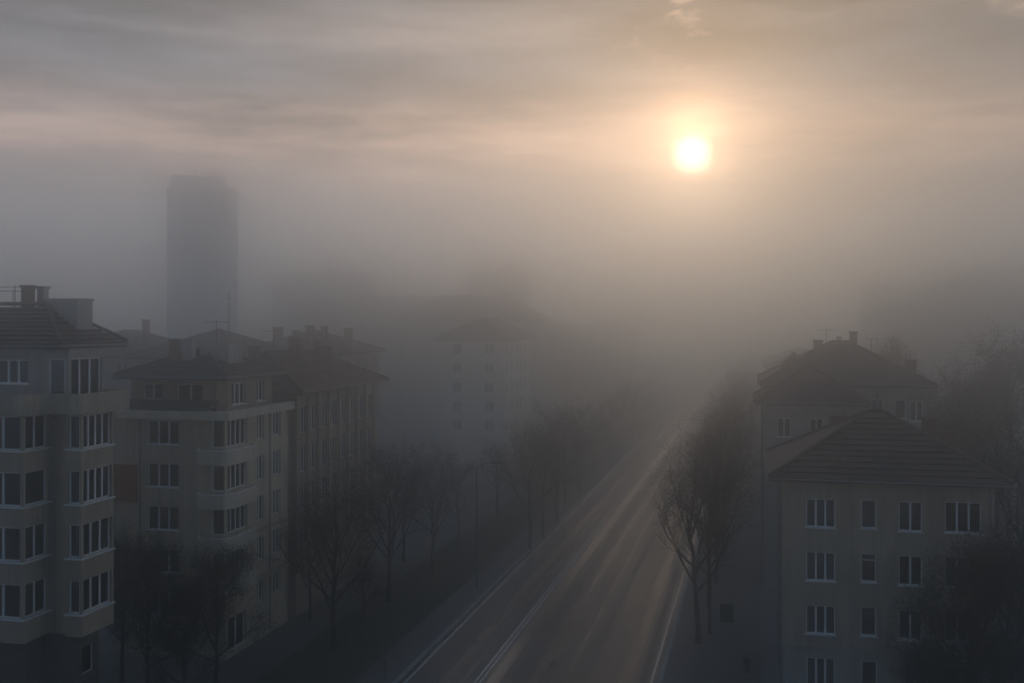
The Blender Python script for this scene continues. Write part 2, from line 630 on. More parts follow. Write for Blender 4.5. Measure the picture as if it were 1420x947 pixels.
r = MB()
r.poly([(0, Y0, 0.004), (RW, Y0, 0.004), (RW, Y1, 0.004), (0, Y1, 0.004)])
street(r, 'road', 'asphalt')
for nm, x0, x1 in (('pavement', -12.2, -8.6), ('pavement', -2.6, -0.3), ('pavement', RW + 0.3, RW + 6.2)):
    p = MB()
    p.box(x0, x1, Y0, Y1, 0.0, 0.13)
    street(p, nm, 'paving')
v = MB()
v.box(-8.6, -2.6, Y0, Y1, 0.0, 0.116)
street(v, 'verge', 'soil')
k = MB()
k.box(-0.3, 0.0, Y0, Y1, 0.0, 0.136)
street(k, 'kerb', 'kerb')
k = MB()
k.box(RW, RW + 0.3, Y0, Y1, 0.0, 0.136)
street(k, 'kerb', 'kerb')
cxl = 4.85 * math.cos(RA)
for x, w in ((0.32, 0.12), (cxl - 0.24, 0.13), (cxl + 0.08, 0.13), (RW - 0.44, 0.11)):
    l = MB()
    y = Y0
    while y < Y1:                         # worn paint: long strokes with small breaks
        e = y + random.uniform(9, 26)
        l.poly([(x, y, 0.009), (x + w, y, 0.009), (x + w, e, 0.009), (x, e, 0.009)])
        y = e + random.choice((0.05, 0.1, 0.4))
    street(l, 'road_marking', 'paint')
s = MB()
s.poly([(7.9, 7.9, 0.0085), (10.7, 7.7, 0.0085), (10.7, 7.95, 0.0085), (7.9, 8.1, 0.0085)])
street(s, 'road_seam', 'shop')


for x0, x1, y0, y1 in ((9.3, 11.2, 2.2, 4.6), (1.2, 2.9, 12.5, 17.0), (11.6, 13.0, 18.0, 22.5), (6.6, 7.6, -4.0, 0.5)):
    s = MB()
    s.poly([(x0, y0, 0.0075), (x1, y0 + .1, 0.0075), (x1 - .05, y1, 0.0075), (x0 + .08, y1 - .1, 0.0075)])
    street(s, 'road_patch', 'patch')
for x, y in ((8.6, 5.6), (2.4, 9.0), (12.3, 13.2), (7.4, 24.0)):
    s = MB()
    s.poly([(x + 0.34 * math.cos(a), y + 0.34 * math.sin(a), 0.0095) for a in [PI * i / 10 for i in range(20)]])
    street(s, 'manhole_cover', 'dark_metal')


def SP(x, y):                             # street coordinates -> world
    c, sn = math.cos(RA), math.sin(RA)
    return Vector((RO.x + c * x + sn * y, RO.y - sn * x + c * y, 0))


# ------------------------------------------------------------------ left front house (stepped bays)
C1 = (-24.35, 51.0, 0)
h1 = thing('apartment_building', C1, -SA,
           'tall beige apartment house at the left edge with stepped window bays and square roof stack', 'apartment building')
sills = [15.7, 12.9, 10.15, 7.3]
# stepped main wall, recessed between the bays
base1 = [(-10, 1.3), (-0.9, 1.3), (-0.9, 2.6), (1.2, 2.6), (1.2, 4.4), (-3.5, 4.4), (-3.5, 10), (-10, 10)]
gw = {0: [(2.5, 0.2, 2.2, 2.6, 1, {'curt': 0, 'sill': False}), (6.2, 0.2, 2.6, 2.6, 2, {'curt': 0, 'sill': False}), (6.4, 3.5, 2.2, 1.6, 2, {'curt': 0, 'sill': False})],
      3: [(0.9, 3.6, 1.1, 1.5, 1, {'curt': 0, 'sill': False})]}
body(h1, base1, 0.0, 6.1, gw, M['recess_shade'], 'wall')
ring1 = [(-10, 0.0), (0, 0.0), (0, 2.0), (1.2, 2.0), (1.2, 1.6), (2.15, 1.6), (2.15, 4.3), (1.9, 4.3), (1.9, 4.41), (-3.5, 4.41), (-3.5, 10.0), (-10, 10.0)]
w1 = {}
for fi, z in enumerate(sills):
    w1.setdefault(0, []).append((8.72, z, 2.2, 1.72, 2, {'sill': False}))
    w1[0].append((5.4, z, 2.2, 1.72, 3, {'sill': False}))
    w1[0].append((2.0, z, 2.2, 1.72, 3, {'sill': False}))
    w1.setdefault(1, []).append((1.02, z, 1.7, 1.72, (2, 1, 2, 2)[fi], {'sill': False, 'curt': (0, 0, 1, 3)[fi]}))
    w1.setdefault(4, []).append((0.5, z - 0.05, 0.72, 1.72, 1, {'sill': False, 'curt': (0, 4, 0, 0)[fi]}))
    w1.setdefault(5, []).append((1.36, z - 0.05, 2.4, 1.72, (4, 4, 3, 3)[fi], {'sill': False, 'curt': (1, 2, 1, 2)[fi]}))
for z in sills:
    band(h1, [(-10, 0.0), (0, 0.0), (0, 2.0)], z - 0.07, z + 0.005, 0.13, 'sill', 'sill_band')
    band(h1, [(1.2, 1.6), (2.15, 1.6), (2.15, 4.28)], z - 0.12, z - 0.045, 0.13, 'sill', 'sill_band')
body(h1, ring1, 6.102, 17.45, w1, M['beige'], 'bay_wall')
terr = curve_pts([(-10, -0.35), (0.3, -0.35), (0.42, 1.25), (2.45, 1.0), (2.85, 4.7)])
balcony(h1, terr + [(1.3, 4.75), (-9.9, 4.7)], 17.66, 0.85, 'beige', rail=False)
w1t = {0: [(8.2, 18.95, 1.9, 1.25, 3, {'curt': 1}), (4.0, 18.95, 2.0, 1.25, 3)], 1: [(1.55, 18.0, 2.6, 2.2, 4, {'curt': 3})]}
body(h1, [(-10, 1.4), (0.2, 1.4), (1.2, 1.9), (1.2, 4.9), (-10, 4.9)], 17.67, 20.75,
     {0: w1t[0], 2: [(1.5, 17.95, 2.6, 2.3, 3, {'curt': 1})], 1: [(0.55, 17.95, 0.8, 2.3, 1, {'curt': 0})]}, M['grey_plaster'], 'upper_wall')
rf1 = hip_roof(h1, -12, 0.75, 1.6, 6.4, 20.95, 2.0, 0.5, 9, 'tile_dark', 'x', lip=0.16)
chimney(rf1, -0.75, 4.6, 20.8, 23.4, 1.9, 1.3, 'grey_plaster', 0)
chimney(rf1, -3.2, 4.4, 21.5, 24.15, 0.5, 0.5, 'brick', 0)
chimney(rf1, -2.65, 4.9, 21.5, 24.1, 0.42, 0.42, 'metal', 0)
chimney(rf1, -2.2, 4.6, 21.5, 23.3, 0.5, 0.5, 'brick', 0)
antenna(h1, -3.85, 4.2, 22.3, 24.15, 5, 0.2, 0.35)
antenna(h1, -4.3, 4.6, 22.3, 23.95, 4, 0.9, 0.35)

# ------------------------------------------------------------------ left second house
C2 = (-18.78, 67.0, 0)
h2 = thing('apartment_building', C2, -SA,
           'beige corner apartment house with curved corner balconies beside the narrow dark gap', 'apartment building')
pts2 = [(-8.4, 0.25), (-1.15, 0.25), (-1.15, 0.0), (0, 0.0), (0, 9.4), (-8.4, 9.4)]
sf = [14.25 - 2.85 * i for i in range(5)]
w2 = {0: [], 2: [], 3: []}
for i, z in enumerate(sf):
    w2[0].append((3.7, z - 0.25, 2.35, 1.6, 3, {'curt': (2, 1, 1, 0, 0)[i]}))
    if i < 4:
        w2[2].append((0.6, z - 0.35, 0.9, 1.9, 1, {'sill': False, 'curt': 0}))
        w2[3].append((1.7, z - 0.35, 2.7, 1.9, 4, {'sill': False, 'curt': (3, 2, 0, 1)[i]}))
    w2[3].append((5.05, z - 0.3, 1.05, 1.75, 2, {'sill': False}))
    w2[3].append((7.45, z - 0.3, 1.45, 1.8, 3, {'sill': False}))
w2[3].append((1.7, 0.4, 2.4, 2.2, 2, {'sill': False, 'curt': 0}))
body(h2, pts2, 0.0, 16.1, w2, M['cream'])
p_b = curve_pts([(-1.9, -0.02), (-1.75, -0.62), (0.35, -0.62), (0.62, 0.4), (0.5, 3.6), (0.02, 3.7)])
for i in range(4):
    balcony(h2, p_b, 14.25 - 2.85 * i - 1.22, 0.72, 'balcony')
band(h2, [(-8.4, 0.25), (-1.15, 0.25), (-1.15, 0.0), (0, 0.0), (0, 9.4)], 15.75, 16.3, 0.55, 'balcony')
band(h2, [(0, 3.75), (0, 9.4)], 7.55, 7.75, 0.12, 'beige', 'string_course')
band(h2, [(0, 0), (0, 9.4)], 4.2, 4.5, 0.2, 'beige', 'string_course')
up2 = [(-7.8, 1.4), (-1.4, 1.4), (-0.9, 2.0), (-0.9, 8.6), (-7.8, 8.6)]
body(h2, up2, 16.1, 18.4, {0: [(1.6, 16.9, 1.5, 1.1, 2), (4.4, 16.6, 2.0, 1.4, 2)], 2: [(1.6, 16.5, 2.0, 1.5, 3), (4.8, 16.5, 1.2, 1.5, 2)]}, M['brown_plaster'], 'upper_wall')
skirt = MB()                              # tiled skirt below the set-back storey
for i in range(4):
    y0_, y1_ = 0.0 + i * 0.32, 0.36 + i * 0.32
    z0_, z1_ = 16.33 + i * 0.16, 16.46 + i * 0.16
    skirt.box(-8.5, -1.2 + 0.1 * i, y0_ - 0.15, y1_, z0_ - 0.05, z1_)
skirt.build('skirt_roof', M['tile_dark'], h2)
rf2 = hip_roof(h2, -8.1, -0.7, 1.1, 8.9, 18.5, 1.75, 0.55, 10, 'tile_dark', 'x')
chimney(rf2, -5.6, 3.2, 18.6, 21.0, 0.55, 0.5, 'brick', 0)
chimney(rf2, -4.6, 3.4, 18.6, 21.0, 0.75, 0.6, 'grey_plaster', 0)
t_ = MB()
t_.box(-4.1, -1.9, 4.0, 6.0, 18.7, 20.7)
t_.build('stair_house', M['grey_plaster'], rf2)
pan = MB()
pan.box(-8.38, -6.6, 0.13, 0.247, 10.1, 12.6)
o = pan.build('wall_panel', M['rust'], h2)
o['label'] = 'rust orange rendered wall panel'

# ------------------------------------------------------------------ left third house
C3 = (-16.55, 76.9, 0)
h3 = thing('apartment_building', C3, -SA,
           'long street house under a red brown hipped tile roof, behind the house with curved balconies', 'apartment building')
w3 = {1: [], 0: []}
for i, z in enumerate((13.75, 10.75, 7.75, 4.75)):
    for j in range(8):
        w3[1].append((1.15 + j * 2.02, z, 1.15, 2.05, 2, {'sill': False}))
body(h3, [(-9, 0.1), (0.3, 0.1), (0.3, 17.0), (-9, 17.0)], 0.0, 16.8, w3, M['brown_plaster'])
pil = MB()
for j in range(9):
    y = 0.14 + j * 2.02
    pil.box(0.29, 0.45, y - 0.18, y + 0.18, 3.6, 16.6)
pil.build('pilasters', M['beige'], h3)
band(h3, [(0.3, 0.1), (0.3, 17.0)], 3.3, 3.6, 0.2, 'beige', 'string_course')
rf3 = hip_roof(h3, -9, 0.3, 0.1, 17.0, 16.95, 2.75, 0.95, 14, 'tile', 'y')
for (x, y, zt, w) in ((-4.6, 3.0, 20.3, 0.7), (-3.6, 8.5, 20.75, 1.0), (-5.2, 12, 20.9, 0.8), (-3.3, 12.5, 20.6, 0.6), (-1.9, 11, 20.2, 0.6)):
    chimney(rf3, x, y, 18.0, zt, w, 0.6, 'brick', 0)

def pipe(root, x, y, z0, z1):
    m_ = MB()
    m_.tube([(x, y, z0), (x, y, z1)], [0.055, 0.055], 6)
    m_.box(x - 0.09, x + 0.09, y - 0.09, y + 0.09, z1 - 0.25, z1 - 0.02)
    m_.build('downpipe', M['metal'], root)


pipe(h1, 0.35, 1.88, 6.2, 17.3)
pipe(h2, 0.12, 6.25, 0.3, 15.7)
pipe(h2, 0.12, 9.25, 0.3, 15.7)
pipe(h2, -6.35, 0.14, 0.3, 15.7)
antenna(h2, -3.4, 5.0, 20.6, 22.3, 4, 1.1, 0.3)
antenna(h3, -4.4, 6.0, 19.4, 21.6, 5, 0.4, 0.35)
antenna(h3, -4.4, 12.5, 19.4, 21.2, 4, 1.3, 0.3)


# ------------------------------------------------------------------ generic far blocks
def block(name, loc, label, cat, x0, x1, y0, y1, ztop, mat, floors, fcols, scols, side, roof=None, group=None, fh=3.0, extra=None, rz=-SA):
    """house with windows on its near front (edge 0) and on the street side"""
    root = thing(name, (loc[0], loc[1], 0), rz, label, cat, group)
    pts = [(x0, y0), (x1, y0), (x1, y1), (x0, y1)]
    se = 1 if side == 'right' else 3
    wins = {0: [], se: []}
    L0, L1 = x1 - x0, y1 - y0
    for i in range(floors):
        z = ztop - 2.15 - i * fh
        if z < 0.8:
            break
        for j in range(fcols):
            wins[0].append(((j + 0.5) * L0 / fcols, z, min(1.5, L0 / fcols * 0.55), 1.6, 2, {'sill': False, 'curt': 0}))
        for j in range(scols):
            wins[se].append(((j + 0.5) * L1 / scols, z, min(1.5, L1 / scols * 0.5), 1.6, 2, {'sill': False, 'curt': 0}))
    body(root, pts, 0, ztop, wins, M[mat])
    if roof:
        rise, over, tm = roof
        rf = hip_roof(root, x0, x1, y0, y1, ztop + 0.15, rise, over, 9, tm, gutter=False)
        return root, rf
    c = MB()
    c.box(x0 - 0.25, x1 + 0.25, y0 - 0.25, y1 + 0.25, ztop + 0.002, ztop + 0.5)
    rf = c.build('parapet', M['concrete'], root)
    return root, rf


# pale house in the haze beside the left pavement, with a larger roofed one behind
X4 = PX(700, 160)
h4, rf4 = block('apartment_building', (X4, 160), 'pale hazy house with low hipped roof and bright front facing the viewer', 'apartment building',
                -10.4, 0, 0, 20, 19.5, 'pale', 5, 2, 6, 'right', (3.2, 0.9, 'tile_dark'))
h4b, rf4b = block('apartment_building', (PX(742, 236), 236), 'broad hazy house whose big dark roof rises over the pale house', 'apartment building',
                  -33.5, 0, 0, 16, 22.7, 'grey_plaster', 5, 6, 5, 'right', (6.0, 1.0, 'tile_dark'))
chimney(rf4b, -9, 7, 26, 30.0, 1.2, 1, 'brick', 0)
h4c, rf4c = block('apartment_building', (PX(722, 330), 330), 'faint tall block showing above the broad dark roof', 'apartment building',
                  -17.5, 0, 0, 14, 38.6, 'concrete', 10, 4, 4, 'right')
pb = MB()
pb.box(-7.5, -2, 3, 8, 39.0, 41.2)
pb.build('roof_house', M['concrete'], h4c)
# houses further down the left pavement
h5, rf5 = block('apartment_building', (PX(800, 275), 275), 'hazy street house just past the pale one on the left pavement', 'apartment building',
                -13, 0, 0, 24, 19, 'brown_plaster', 5, 4, 7, 'right', (3.4, 0.8, 'tile'))
h6, rf6 = block('apartment_building', (PX(868, 340), 340), 'farthest faint street house on the left side of the road', 'apartment building',
                -16, 0, 0, 40, 20, 'beige', 5, 4, 8, 'right', (3.5, 0.8, 'tile_dark'))
# second row of roofs behind the left houses
hb1, rfb1 = block('apartment_building', (PX(338, 100), 100), 'hazy back row roof with a thin mast, over the balcony house', 'apartment building',
                  -12, 0, 0, 12, 18.6, 'grey_plaster', 3, 5, 4, 'right', (2.6, 0.6, 'tile_dark'))
mast = MB()
mast.tube([(-4.3, 5, 20), (-4.3, 5, 25.4)], [0.06, 0.03], 5)
mast.tube([(-4.6, 5, 24.6), (-4.0, 5, 24.6)], [0.02, 0.02], 4)
mast.build('mast', M['dark_metal'], rfb1)
hb2, rfb2 = block('apartment_building', (PX(475, 118), 118), 'back row house with a cluster of chimneys over the red brown roof', 'apartment building',
                  -12.5, 0, 0, 12, 18.6, 'brown_plaster', 3, 5, 4, 'right', (2.4, 0.6, 'tile_dark'))
for (x, y, zt, w) in ((-10.0, 4, 21.7, 1.0), (-6.3, 5, 21.9, 0.8), (-4.4, 5, 21.8, 0.6), (-0.9, 4, 21.6, 0.8), (-7.2, 3, 21.3, 0.6)):
    chimney(rfb2, x, y, 19, zt, w, 0.7, 'brick', 0)
hb3, rfb3 = block('apartment_building', (PX(215, 112), 112), 'low back row roof between the left edge house and the mast', 'apartment building',
                  -14, 0, 0, 12, 18.4, 'grey_plaster', 3, 5, 4, 'right', (2.6, 0.6, 'tile_dark'))
chimney(rfb3, -3.7, 4, 19, 22.6, 0.6, 0.6, 'brick', 0)
# faint slabs under the tower
hs1, _ = block('apartment_building', (PX(500, 330), 330), 'faint flat topped slab block right of the tower', 'apartment building',
               -31, 0, 0, 14, 38.4, 'concrete', 9, 8, 4, 'right')
pb = MB()
pb.box(-15, -10, 4, 9, 38.8, 40.8)
pb.build('roof_house', M['concrete'], hs1)
hs3, _ = block('apartment_building', (PX(590, 290), 290), 'faint stepped block between the slab block and the broad roof', 'apartment building',
               -19.5, 0, 0, 12, 29.8, 'grey_plaster', 7, 4, 4, 'right')

# ------------------------------------------------------------------ tower
TY = 236.0
tw = thing('office_tower', (PX(281, TY), TY, 0), 0.27, 'pale grey office tower fading into haze with stepped top', 'office tower')
b = MB()
hw = 93 / F * TY / 2
z_sh, z_top = CH + 190 / F * TY, CH + 207 / F * TY
b.box(-hw, hw, 0, 10, 0, z_sh)
b.build('wall', M['cladding'], tw)
b = MB()
b.prism([(-hw + 0.8, 0.8), (hw - 3.4, 0.8), (hw - 2.4, 1.8), (hw - 2.4, 9.2), (-hw + 0.8, 9.2)], z_sh + 0.002, z_top)
b.build('upper_storeys', M['cladding'], tw)
b = MB()
b.box(-hw - 0.3, hw + 0.3, -0.3, 10.3, z_sh - 2.2, z_sh - 0.8)
b.build('cornice', M['cladding'], tw)
wm = MB()
wm.box(-1.1, 1.1, -0.03, 0.05, 0, 1.7)
wmesh = wm.mesh('window', M['tower_glass'])
for i in range(12):
    for j in range(8):
        link('window', wmesh, tw, (-hw + (j + 0.5) * 2 * hw / 8, 0, z_sh - 5.5 - 3.4 * i))
b = MB()
b.tube([(-2, 5, z_top), (-2, 5, z_top + 3)], [0.15, 0.06], 5)
b.build('mast', M['dark_metal'], tw)

# ------------------------------------------------------------------ right front house
C7 = (15.85, 60.0, 0)
h7 = thing('apartment_building', C7, -SA,
           'four storey beige house at the right with ribbed tile hip roof and tidy window columns', 'apartment building')
rows = [10.2, 7.1, 4.0]
K = 1 / math.cos(SA)
pts7 = [(0, 0), (3.05, 0), (3.05, 0.10), (6.05, 0.10), (6.05, 0.22), (11.55, 0.22), (11.55, 10.7), (0, 10.7)]
w7 = {0: [], 2: [], 4: [], 7: []}
for i, z in enumerate(rows):
    w7[0].append((2.15, z, 1.65, 1.68, 3, {'curt': (2, 1, 0)[i]}))
    w7[2].append((1.76, z + 0.05, 0.86, 1.66, 1, {'curt': (4, 0, 2)[i], 'transom': (0, 0.76, 0)[i]}))
    w7[4].append((1.05, z - 0.05, 1.3, 1.72, 2, {'curt': (4, 0, 0)[i], 'transom': 0}))
    w7[4].append((3.86, z - 0.02, 1.95, 1.78, 3, {'curt': (3, 0, 1)[i]}))
    for j in range(3):
        w7[7].append((2.0 + j * 3.0, z, 1.2, 1.68, 2))
body(h7, pts7, 3.3, 13.0, w7, M['beige'])
g7 = [(0.06, 0.08), (6.0, 0.16), (11.49, 0.30), (11.49, 10.6), (0.06, 10.6)]
body(h7, g7, 0, 3.298, {0: [(2.1, 0.9, 1.6, 1.7, 3, {'curt': 0}), (4.8, 0.9, 0.9, 1.7, 1, {'curt': 0})],
                        1: [(1.4, 0.9, 1.3, 1.7, 2, {'curt': 0}), (3.8, 0.2, 1.6, 2.4, 2, {'curt': 0, 'sill': False})]}, M['grey_plaster'], 'ground_floor_wall')
band(h7, [(0, 10.7), (0, 0), (3.05, 0), (3.05, 0.10), (6.05, 0.10), (6.05, 0.22), (11.55, 0.22)], 3.22, 3.42, 0.09, 'grey_plaster', 'string_course')
for (x, y) in ((-0.12, 0.3), (-0.12, 5.2), (11.3, 0.08)):
    dp = MB()
    dp.tube([(x, y, 0.2), (x, y, 12.75)], [0.055, 0.055], 6)
    dp.build('downpipe', M['metal'], h7)
rf7 = hip_roof(h7, 0, 11.55, 0.1, 10.7, 13.1, 3.35, 0.75, 12, 'tile_dark', 'x', lip=0.17, inset=6.1)
for (x, y, zt, w) in ((3.7, 7.6, 16.1, 1.0), (9.1, 6.6, 16.2, 0.75), (10.3, 6.8, 15.4, 0.8)):
    chimney(rf7, x, y, 13.4, zt, w, 0.65, 'brick', 0)

# ------------------------------------------------------------------ right second house
C8 = (PX(1060, 86), 86.0, 0)
h8 = thing('apartment_building', C8, -SA,
           'taller grey house behind the right front house, roof crowned with chimneys and a dormer', 'apartment building')
body(h8, [(0, 0), (7.6, 0), (7.6, 8.2), (0, 8.2)], 0, 15.35,
     {0: [(1.6, 12.6, 1.1, 1.6, 2), (4.2, 12.6, 1.1, 1.6, 2), (6.4, 12.6, 1.0, 1.6, 2)], 3: [(1.6 + 2.2 * j, 12.5 - 3 * i, 1.1, 1.7, 2) for i in range(3) for j in range(3)]},
     M['grey_plaster'], 'wing_wall')
rfw = hip_roof(h8, 0, 7.6, 0, 8.2, 15.5, 2.9, 0.8, 11, 'tile_dark', 'x')
body(h8, [(7.62, 2.6), (13.2, 2.6), (13.2, 14), (0.3, 14), (0.3, 8.22), (7.62, 8.22)], 0, 16.75,
     {0: [(1.7, 14.1, 1.0, 1.6, 2, {'curt': 0}), (3.5, 14.1, 0.9, 1.6, 1), (4.8, 13.9, 1.0, 1.7, 2)]}, M['grey_plaster'], 'main_wall')
rf8 = hip_roof(h8, 0.3, 13.2, 2.6, 14, 16.9, 3.45, 0.7, 11, 'tile_dark', 'x', inset=6.4)
dm = MB()
dm.prism([(0, 0), (2.2, 0), (2.2, 2.6), (0, 2.6)], 16.9, 18.4)
dm.poly([(-0.15, -0.15, 18.4), (2.35, -0.15, 18.4), (1.1, -0.15, 19.55)])
dm.poly([(2.35, -0.15, 18.4), (2.35, 3.2, 18.4), (1.1, 3.2, 19.55), (1.1, -0.15, 19.55)])
dm.poly([(-0.15, 3.2, 18.4), (-0.15, -0.15, 18.4), (1.1, -0.15, 19.55), (1.1, 3.2, 19.55)])
dm.poly([(2.35, 3.2, 18.4), (-0.15, 3.2, 18.4), (1.1, 3.2, 19.55)])
dm.build('dormer', M['tile_dark'], rf8, (1.6, 5.6, 0))
for (x, y, zt, w, mt) in ((4.8, 7.5, 20.6, 0.75, 'brick'), (7.9, 8.3, 21.4, 0.6, 'brick'), (6.7, 8.8, 20.9, 0.3, 'metal'), (12.3, 5.2, 19.0, 0.85, 'brick'), (10.8, 4.8, 18.6, 0.3, 'metal')):
    chimney(rf8, x, y, 17.2, zt, w, 0.6, mt, 0)
for y in (0.2, 4.3, 7.9):
    dp = MB()
    dp.tube([(-0.12, y, 0.2), (-0.12, y, 15.1)], [0.055, 0.055], 6)
    dp.build('downpipe', M['metal'], h8)

antenna(h8, 5.6, 8.3, 19.9, 21.6, 4, 0.2, 0.3)
antenna(h8, 9.4, 8.0, 19.4, 20.8, 3, 1.0, 0.3)
antenna(h7, 6.0, 6.2, 16.4, 17.9, 4, 0.7, 0.3)
# right side further off
h9, _ = block('apartment_building', (PX(1066, 125), 125), 'hazy house just beyond the taller grey house on the right pavement', 'apartment building',
              0, 12, 0, 24, 13.5, 'beige', 4, 4, 7, 'left', (2.6, 0.7, 'tile'))
h10, _ = block('apartment_building', (PX(1064, 178), 178), 'farther faint house with hipped roof on the right pavement', 'apartment building',
               0, 14, 0, 40, 14.5, 'brown_plaster', 4, 4, 9, 'left', (2.6, 0.7, 'tile_dark'))
h11, _ = block('apartment_building', (PX(1200, 300), 300), 'faint long flat block rising behind the right hand roofs', 'apartment building',
               0, 30, 0, 14, 33.6, 'concrete', 8, 8, 4, 'left')
h12, _ = block('apartment_building', (PX(1285, 325), 325), 'faint taller block at the right edge above the misty trees', 'apartment building',
               0, 46, 0, 14, 38.9, 'concrete', 9, 10, 4, 'left')

# ------------------------------------------------------------------ trees
def grow_tree(seed, H, spread=0.42, bole=0.30, r0=0.2, leaf=500, lean=(0, 0), dens=1.0, droop=0.0):
    rnd = random.Random(seed)
    tr, cr = MB(), MB()
    tips = []

    def perp(d):
        a = d.cross(Vector((0, 0, 1)))
        if a.length < 0.05:
            a = Vector((1, 0, 0))
        a.normalize()
        b = d.cross(a)
        w = rnd.uniform(0, 2 * PI)
        return a * math.cos(w) + b * math.sin(w)

    def limb(mb, p, d, L, r, seg, sides, wob):
        pts, rad = [p.copy()], [r]
        q, dd = p.copy(), d.copy()
        for i in range(seg):
            dd = (dd + perp(dd) * wob * rnd.uniform(0.3, 1) + Vector((0, 0, 0.10 - droop))).normalized()
            q = q + dd * (L / seg)
            pts.append(q.copy())
            rad.append(max(0.007, r * (1 - 0.68 * (i + 1) / seg)))
        mb.tube(pts, rad, sides, cap=False)
        return pts, rad, dd

    trunk_top = H * 0.62
    n = 7
    tp, tr_r = [], []
    p = Vector((0, 0, -0.15))
    for i in range(n + 1):
        t = i / n
        tp.append(Vector((lean[0] * t * t * H + rnd.uniform(-.07, .07) * (i > 0), lean[1] * t * t * H + rnd.uniform(-.07, .07) * (i > 0), -0.15 + trunk_top * t)))
        tr_r.append(r0 * (1.25 if i == 0 else 1) * (1 - 0.62 * t))
    tr.tube(tp, tr_r, 8, cap=False)

    def at(t):
        f = t * n
        i = min(int(f), n - 1)
        return tp[i].lerp(tp[i + 1], f - i), tr_r[i] * (1 - (f - i)) + tr_r[i + 1] * (f - i)

    nl = int(9 * dens) + 2
    for i in range(nl):
        t = bole / 0.62 + (1 - bole / 0.62) * (i + rnd.uniform(0, .6)) / nl
        t = min(t, 1)
        p, r = at(t)
        az = i * 2.4 + rnd.uniform(-.5, .5)
        el = 0.45 + 0.75 * t * rnd.uniform(.7, 1.15)
        d = Vector((math.cos(az) * math.cos(el), math.sin(az) * math.cos(el), math.sin(el)))
        L = H * spread * (1.1 - 0.35 * t) * rnd.uniform(.8, 1.15)
        pts, rad, _ = limb(tr, p, d, L, r * 0.62, 5, 6, 0.2)
        for j in range(5):
            f = 0.3 + 0.7 * (j + rnd.random() * .7) / 5
            k = min(int(f * 5), 4)
            q = pts[k].lerp(pts[k + 1], f * 5 - k)
            dd = ((pts[k + 1] - pts[k]).normalized() + perp((pts[k + 1] - pts[k]).normalized()) * rnd.uniform(.6, 1.1)).normalized()
            L2 = L * rnd.uniform(.32, .55) * (1.15 - .5 * f)
            p2, r2, _ = limb(cr, q, dd, L2, max(0.022, rad[k] * .5), 4, 4, 0.28)
            for m in range(int(5 * dens)):
                f2 = 0.2 + 0.8 * (m + rnd.random()) / (5 * dens)
                k2 = min(int(f2 * 4), 3)
                q2 = p2[k2].lerp(p2[k2 + 1], f2 * 4 - k2)
                d0 = (p2[k2 + 1] - p2[k2]).normalized()
                d2 = (d0 + perp(d0) * rnd.uniform(.6, 1.2)).normalized()
                L3 = rnd.uniform(.6, 1.25) * H / 13
                p3, r3, _ = limb(cr, q2, d2, L3, 0.014, 3, 3, 0.35)
                for w in range(4):
                    q3 = p3[rnd.randint(1, 3)]
                    d3 = (d2 + perp(d2) * rnd.uniform(.7, 1.3)).normalized()
                    e = q3 + d3 * rnd.uniform(.35, .8)
                    cr.tube([q3, q3.lerp(e, .5) + perp(d3) * .06, e], [0.009, 0.007, 0.005], 3, cap=False)
                    tips.append(e)
    for _ in range(leaf):
        q = rnd.choice(tips) + Vector((rnd.gauss(0, .16), rnd.gauss(0, .16), rnd.gauss(0, .14)))
        a = Vector((rnd.gauss(0, 1), rnd.gauss(0, 1), rnd.gauss(0, 1))).normalized() * rnd.uniform(.025, .06)
        bb = a.cross(Vector((rnd.gauss(0, 1), rnd.gauss(0, 1), rnd.gauss(0, 1)))).normalized() * a.length * .7
        cr.poly([q - a, q + bb, q + a, q - bb])
    return tr.mesh('trunk', M['bark']), cr.mesh('crown', M['twig'])


TV = [grow_tree(s, 13, sp, bo, r, lf, ln, de) for s, sp, bo, r, lf, ln, de in (
    (3, .40, .26, .17, 1300, (.0, .0), 1.1), (5, .44, .24, .20, 5000, (.01, .0), 1.25), (8, .38, .30, .16, 900, (-.02, .01), 1.0),
    (13, .46, .22, .21, 6500, (.0, .015), 1.3), (21, .30, .20, .18, 4000, (.0, .0), 1.3))]
TREE_N = [0]


def tree(x, y, H, v, label, group, rz=None, sxy=1.0, name='bare_tree'):
    root = thing(name, (x, y, 0), random.uniform(0, 6.28) if rz is None else rz, label, 'tree', group)
    s = H / 13
    root.scale = (s * sxy, s * sxy, s)
    t, c = TV[v % len(TV)]
    link('trunk', t, root)
    link('crown', c, root)
    return root


GR, GL, GF = 'bare trees along the right kerb', 'bare trees on the left verge', 'trees in front of the houses'
# leaning tree nearest on the right pavement: its big limb reaches out over the road
TALL = grow_tree(61, 13, .36, .16, .17, 16000, (0, 0), 1.5)
TV.append(grow_tree(44, 13.6, .40, .25, .19, 500, (-.055, -.01), 1.15))
TV.append(TALL)
p = G(968, 893)
tree(p.x, p.y, 14.0, 5, 'leaning bare tree nearest on the right pavement, its limb reaching over the road', GR, 0.0)
p = G(985, 881)
tree(p.x, p.y, 13.0, 2, 'slim upright bare tree right behind the leaning tree', GR, 1.0, 0.85)


def kerb_r(Y, off):
    return (8.96 + 0.24 * (Y - 63) + off, Y)


def kerb_l(Y, off):
    return (-6.97 + 0.24 * (Y - 63) - off, Y)


